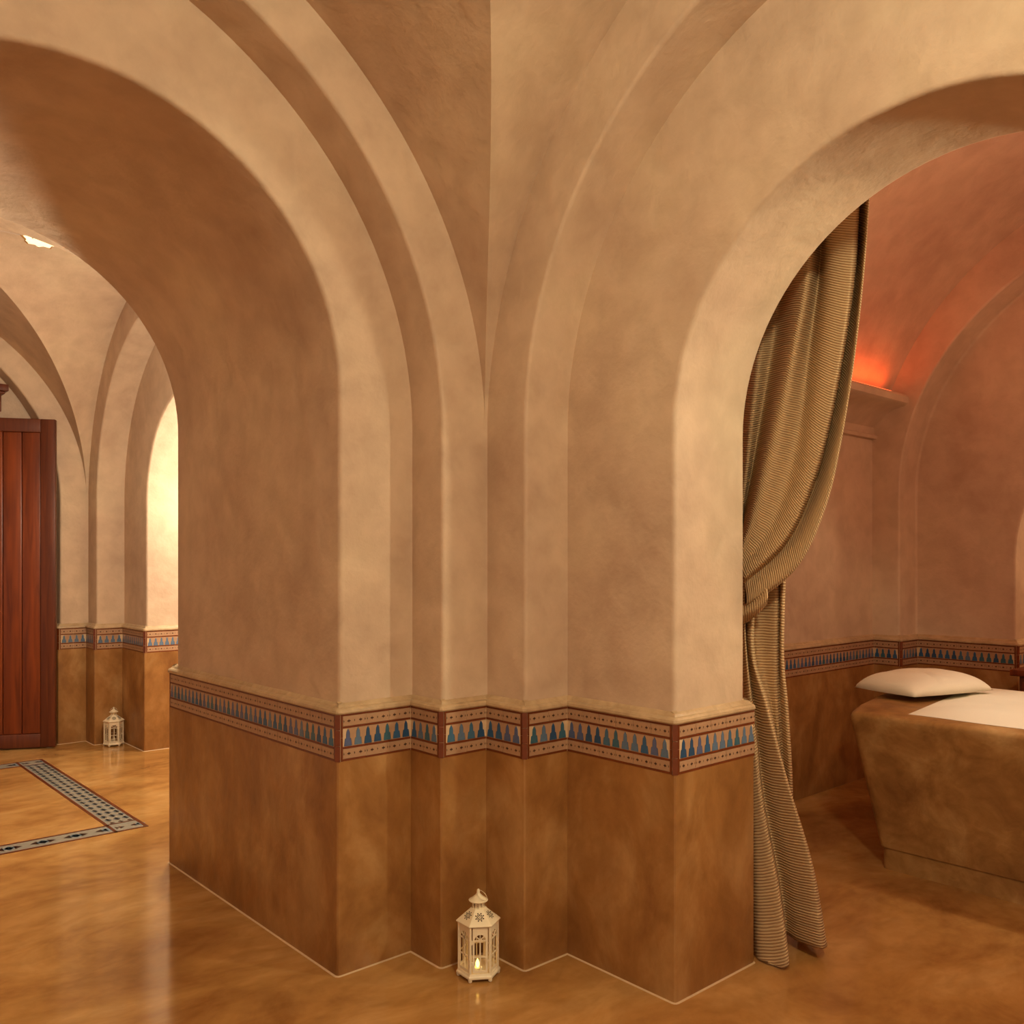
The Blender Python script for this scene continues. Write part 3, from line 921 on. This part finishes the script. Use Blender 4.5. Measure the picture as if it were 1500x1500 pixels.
# pillow
def pillow():
    n = 36
    ctr = Vector((4.53, 1.985, 0.735)); rz = math.atan2(-0.17, 0.57)
    V = []; F = []
    def surf(u, v, up):
        # u,v in -1..1
        cx = 0.29 * u * (1 - 0.05 * v * v); cy = 0.20 * v * (1 - 0.06 * u * u)
        e = max(0, (1 - abs(u) ** 3.4) * (1 - abs(v) ** 3.0))
        h = 0.105 * e ** 0.52 if up else 0.0
        if up:
            h += 0.004 * math.sin(9 * u + 4 * v) * e - 0.022 * math.exp(-((u + .10 - v * .25) / .06) ** 2) * e * max(0, -v + .2)
        z = 0.006 + h * (1.0 if up else 0) + (0 if up else 0.012 * (1 - e))
        return cx, cy, z + (0.012 * (1 - e) if up else 0)
    for up in (True, False):
        b = len(V)
        for i in range(n + 1):
            for j in range(n + 1):
                x, y, zz = surf(-1 + 2 * j / n, -1 + 2 * i / n, up)
                V.append((ctr.x + x * math.cos(rz) - y * math.sin(rz), ctr.y + x * math.sin(rz) + y * math.cos(rz), ctr.z + zz))
        for i in range(n):
            for j in range(n):
                q = (b + i * (n + 1) + j, b + i * (n + 1) + j + 1, b + (i + 1) * (n + 1) + j + 1, b + (i + 1) * (n + 1) + j)
                F.append(q if up else q[::-1])
    o = link_mesh('pillow', mesh_of('pillow', V, F, M['linen'], smooth=True))
    bmx = bmesh.new(); bmx.from_mesh(o.data); bmesh.ops.remove_doubles(bmx, verts=bmx.verts, dist=0.0004); bmx.to_mesh(o.data); bmx.free()
    for p in o.data.polygons: p.use_smooth = True
    tag(o, 'off-white pillow lying on the head end of the massage table', 'pillow')
pillow()

# wooden cabinet at the far wall
cb_ = tag(empty('side_cabinet', (5.62, 1.45, 0)), 'small dark wooden cabinet behind the massage table', 'cabinet')
def cpart(name, x0, x1, y0, y1, z0, z1, m, par=cb_):
    bm = bmesh.new(); box(bm, x0, x1, y0, y1, z0, z1); o = obj(name, bm, m, par); bevel(o, 0.004, 2); return o
cpart('top', -0.20, 0.20, -0.42, 0.44, 0.75, 0.785, M['wood'])
cpart('body', -0.17, 0.17, -0.39, 0.40, 0.05, 0.75, M['wood_dark'])
for y0, y1 in ((-0.37, 0.0), (0.01, 0.38)):
    d = cpart('door', -0.185, -0.17, y0, y1, 0.08, 0.72, M['wood'])
    k = cpart('knob', -0.20, -0.185, (y0 + y1) / 2 - 0.01, (y0 + y1) / 2 + 0.01, 0.40, 0.42, M['brass'], d)

# ------------------------------------------------------------------ curtain
def catmull(pts, t):
    n = len(pts) - 1
    x = min(max(t, 0), 1) * n
    i = min(int(x), n - 1); f = x - i
    p0, p1, p2, p3 = pts[max(i - 1, 0)], pts[i], pts[i + 1], pts[min(i + 2, n)]
    return 0.5 * ((2 * p1) + (-p0 + p2) * f + (2 * p0 - 5 * p1 + 4 * p2 - p3) * f * f + (-p0 + 3 * p1 - 3 * p2 + p3) * f ** 3)
def line(points, X, s, ox, oy):
    """traced fold line -> 3d points on the depth X (number or list)"""
    out = []
    for i, (a, b) in enumerate(points):
        xx = X[i] if isinstance(X, (list, tuple)) else X
        out.append(on_x(ox + a / s, oy + b / s, xx))
    return out
def resample(P, n):
    # uniform by arc length along a catmull curve
    Q = [catmull(P, i / 200) for i in range(201)]
    L = [0]
    for a, b in zip(Q, Q[1:]): L.append(L[-1] + (b - a).length)
    out = []; j = 0
    for k in range(n + 1):
        d = L[-1] * k / n
        while j < 199 and L[j + 1] < d: j += 1
        f = (d - L[j]) / max(1e-9, L[j + 1] - L[j]); out.append(Q[j].lerp(Q[j + 1], min(1, f)))
    return out
def sheet_from(lines, nv, sub, V, F, UV, vlen, v0=0.0, hem=False):
    """interpolate a cloth sheet across fold lines (each a list of 3d points)"""
    RL = [resample(l, nv) for l in lines]
    nu = (len(lines) - 1) * sub
    b = len(V)
    for i in range(nv + 1):
        row = [l[i] for l in RL]
        for j in range(nu + 1):
            p = catmull(row, j / nu)
            if hem and i / nv > 0.9: p = p + Vector((-0.005, -0.004, 0))
            V.append(p); UV.append((j / nu * 0.9, v0 + vlen * i / nv))
    for i in range(nv):
        for j in range(nu):
            F.append((b + i * (nu + 1) + j, b + i * (nu + 1) + j + 1, b + (i + 1) * (nu + 1) + j + 1, b + (i + 1) * (nu + 1) + j))
def curtain():
    V, F, UV = [], [], []
    s, ox, oy = 2.5, 1060, 300
    U = lambda pts, X: line(pts, X, s, ox, oy)
    # upper swag: fold lines from the rod to the tie
    up = [
        U([(150, -120), (110, 200), (95, 500), (70, 800), (50, 1050), (30, 1250), (25, 1330)], 2.93),
        U([(200, -120), (165, 200), (135, 500), (100, 800), (80, 1000), (55, 1200), (40, 1330)], 2.84),
        U([(250, -120), (228, 180), (190, 480), (140, 780), (105, 980), (70, 1160), (45, 1310)], 2.90),
        U([(300, -120), (285, 230), (240, 520), (180, 800), (132, 1000), (96, 1150), (55, 1290)], [2.80, 2.79, 2.775, 2.76, 2.75, 2.735, 2.73]),
        U([(335, -120), (318, 230), (268, 520), (215, 800), (165, 1000), (118, 1170), (58, 1310)], [2.79, 2.775, 2.755, 2.74, 2.73, 2.725, 2.72]),
        U([(372, -120), (352, 230), (315, 520), (280, 800), (235, 1000), (165, 1190), (62, 1330)], [2.89, 2.88, 2.85, 2.81, 2.785, 2.75, 2.72]),
        U([(412, -120), (388, 230), (360, 520), (322, 800), (280, 1000), (195, 1205), (66, 1345)], [2.80, 2.785, 2.77, 2.755, 2.745, 2.73, 2.715]),
        U([(470, -120), (448, 230), (410, 520), (362, 800), (308, 1010), (215, 1220), (72, 1360)], [2.775, 2.765, 2.755, 2.745, 2.735, 2.725, 2.71]),
        U([(498, -120), (480, 230), (440, 520), (386, 800), (324, 1020), (226, 1228), (76, 1370)], [2.795, 2.785, 2.77, 2.76, 2.75, 2.735, 2.715]),
        U([(500, -120), (484, 235), (444, 530), (390, 815), (328, 1040), (232, 1240), (78, 1385)], [2.89, 2.885, 2.87, 2.85, 2.825, 2.78, 2.735]),
        U([(520, -120), (498, 240), (458, 560), (404, 840), (340, 1070), (245, 1260), (80, 1405)], [2.86, 2.85, 2.83, 2.81, 2.79, 2.76, 2.73]),
        U([(535, -120), (510, 240), (472, 570), (420, 860), (356, 1090), (258, 1290), (84, 1430)], [2.80, 2.79, 2.78, 2.77, 2.755, 2.735, 2.715]),
        U([(538, -120), (513, 240), (476, 575), (428, 870), (372, 1100), (268, 1320), (84, 1460)], [2.79, 2.785, 2.775, 2.765, 2.75, 2.735, 2.715]),
        U([(532, -120), (508, 240), (470, 575), (424, 880), (368, 1120), (262, 1335), (80, 1475)], [2.83, 2.82, 2.81, 2.80, 2.79, 2.765, 2.74]),
    ]
    sheet_from(up, 110, 7, V, F, UV, 1.62)
    # lower tail: from behind the tie to the floor
    s, ox, oy = 2.38, 1060, 800
    lo = [
        U2 for U2 in (
        line([(60, 60), (60, 330), (75, 560), (80, 900), (85, 1250), (100, 1462)], [2.86, 2.86, 2.85, 2.84, 2.82, 2.80], s, ox, oy),
        line([(66, 60), (70, 330), (84, 560), (96, 880), (103, 1200), (120, 1470)], [2.80, 2.79, 2.77, 2.745, 2.725, 2.71], s, ox, oy),
        line([(70, 60), (74, 330), (98, 600), (118, 880), (150, 1200), (182, 1472)], [2.775, 2.77, 2.75, 2.73, 2.715, 2.705], s, ox, oy),
        line([(73, 60), (76, 330), (107, 620), (132, 880), (188, 1200), (222, 1462)], [2.775, 2.77, 2.755, 2.735, 2.72, 2.71], s, ox, oy),
        line([(75, 60), (77, 330), (110, 620), (136, 880), (193, 1190), (226, 1435)], [2.79, 2.785, 2.77, 2.76, 2.755, 2.75], s, ox, oy),
        line([(80, 60), (79, 330), (114, 620), (142, 880), (196, 1170), (216, 1352)], [2.81, 2.81, 2.81, 2.82, 2.845, 2.885], s, ox, oy),
        line([(95, 60), (86, 330), (130, 580), (170, 830), (240, 1130), (255, 1372)], [2.795, 2.79, 2.79, 2.80, 2.82, 2.87], s, ox, oy),
        line([(110, 60), (96, 350), (146, 560), (205, 800), (290, 1110), (315, 1394)], [2.785, 2.775, 2.77, 2.78, 2.80, 2.85], s, ox, oy),
        line([(118, 60), (104, 360), (153, 560), (219, 812), (308, 1115), (347, 1400)], [2.79, 2.785, 2.78, 2.785, 2.81, 2.86], s, ox, oy),
        line([(124, 60), (112, 370), (157, 565), (222, 820), (311, 1130), (357, 1385)], [2.82, 2.81, 2.81, 2.82, 2.85, 2.91], s, ox, oy),
        line([(150, 60), (140, 370), (168, 565), (214, 830), (280, 1120), (330, 1370)], [2.82, 2.83, 2.84, 2.86, 2.90, 2.96], s, ox, oy),
        line([(185, 60), (180, 370), (186, 565), (206, 830), (250, 1120), (300, 1350)], [2.81, 2.825, 2.84, 2.87, 2.92, 2.98], s, ox, oy),
        line([(196, 60), (193, 370), (198, 565), (214, 830), (246, 1120), (290, 1340)], [2.84, 2.855, 2.87, 2.90, 2.94, 3.0], s, ox, oy),
        line([(208, 60), (202, 370), (216, 565), (232, 830), (244, 1120), (275, 1330)], [2.81, 2.83, 2.845, 2.88, 2.95, 3.02], s, ox, oy),
        line([(217, 60), (209, 370), (224, 565), (239, 830), (240, 1120), (262, 1325)], [2.83, 2.845, 2.86, 2.90, 2.97, 3.04], s, ox, oy),
        )]
    sheet_from(lo, 90, 7, V, F, UV, 1.27, 1.62, True)
    for i, v in enumerate(V):
        if v.z < 0.006: v.z = 0.006
    me = mesh_of('curtain', V, F, M['cloth'], smooth=True)
    uvl = me.uv_layers.new(name='UVMap')
    for lp_ in me.loops: uvl.data[lp_.index].uv = UV[lp_.vertex_index]
    o = link_mesh('curtain', me)
    md = o.modifiers.new('thick', 'SOLIDIFY'); md.thickness = 0.004; md.offset = 0
    tag(o, 'heavy beige ribbed curtain gathered to the jamb of the arch', 'curtain')
    # small gathered knot of cloth at the tie
    V, F, UV = [], [], []
    s, ox, oy = 2.5, 1060, 300
    kn = [line(p, x, s, ox, oy) for p, x in (
        ([(150, 1395), (110, 1440), (60, 1480)], 2.745), ([(160, 1412), (118, 1455), (60, 1495)], 2.715), ([(162, 1435), (122, 1470), (60, 1505)], 2.705),
        ([(158, 1455), (120, 1488), (60, 1515)], 2.715), ([(150, 1465), (118, 1500), (60, 1530)], 2.735), ([(130, 1470), (105, 1510), (60, 1540)], 2.77))]
    sheet_from(kn, 24, 6, V, F, UV, 0.12)
    me = mesh_of('gathered_fold', V, F, M['cloth'], smooth=True)
    uvl = me.uv_layers.new(name='UVMap')
    for lp_ in me.loops: uvl.data[lp_.index].uv = UV[lp_.vertex_index]
    k = link_mesh('gathered_fold', me, o)
    md = k.modifiers.new('thick', 'SOLIDIFY'); md.thickness = 0.004
curtain()
rod = tag(empty('curtain_rod', (2.80, 1.0, 2.79)), 'brass curtain rod above the arch of the treatment room', 'curtain rod')
bm = bmesh.new(); lathe(bm, [(0.012, -0.95), (0.012, 1.05)], 12)
bmesh.ops.rotate(bm, verts=bm.verts, cent=(0, 0, 0), matrix=Matrix.Rotation(R_(-90), 3, 'X'))
obj('rod', bm, M['brass'], rod, True)
for y in (-0.9, 0.95):
    bm = bmesh.new(); box(bm, -0.155, 0.0, y - 0.012, y + 0.012, -0.012, 0.012); obj('bracket', bm, M['brass'], rod)
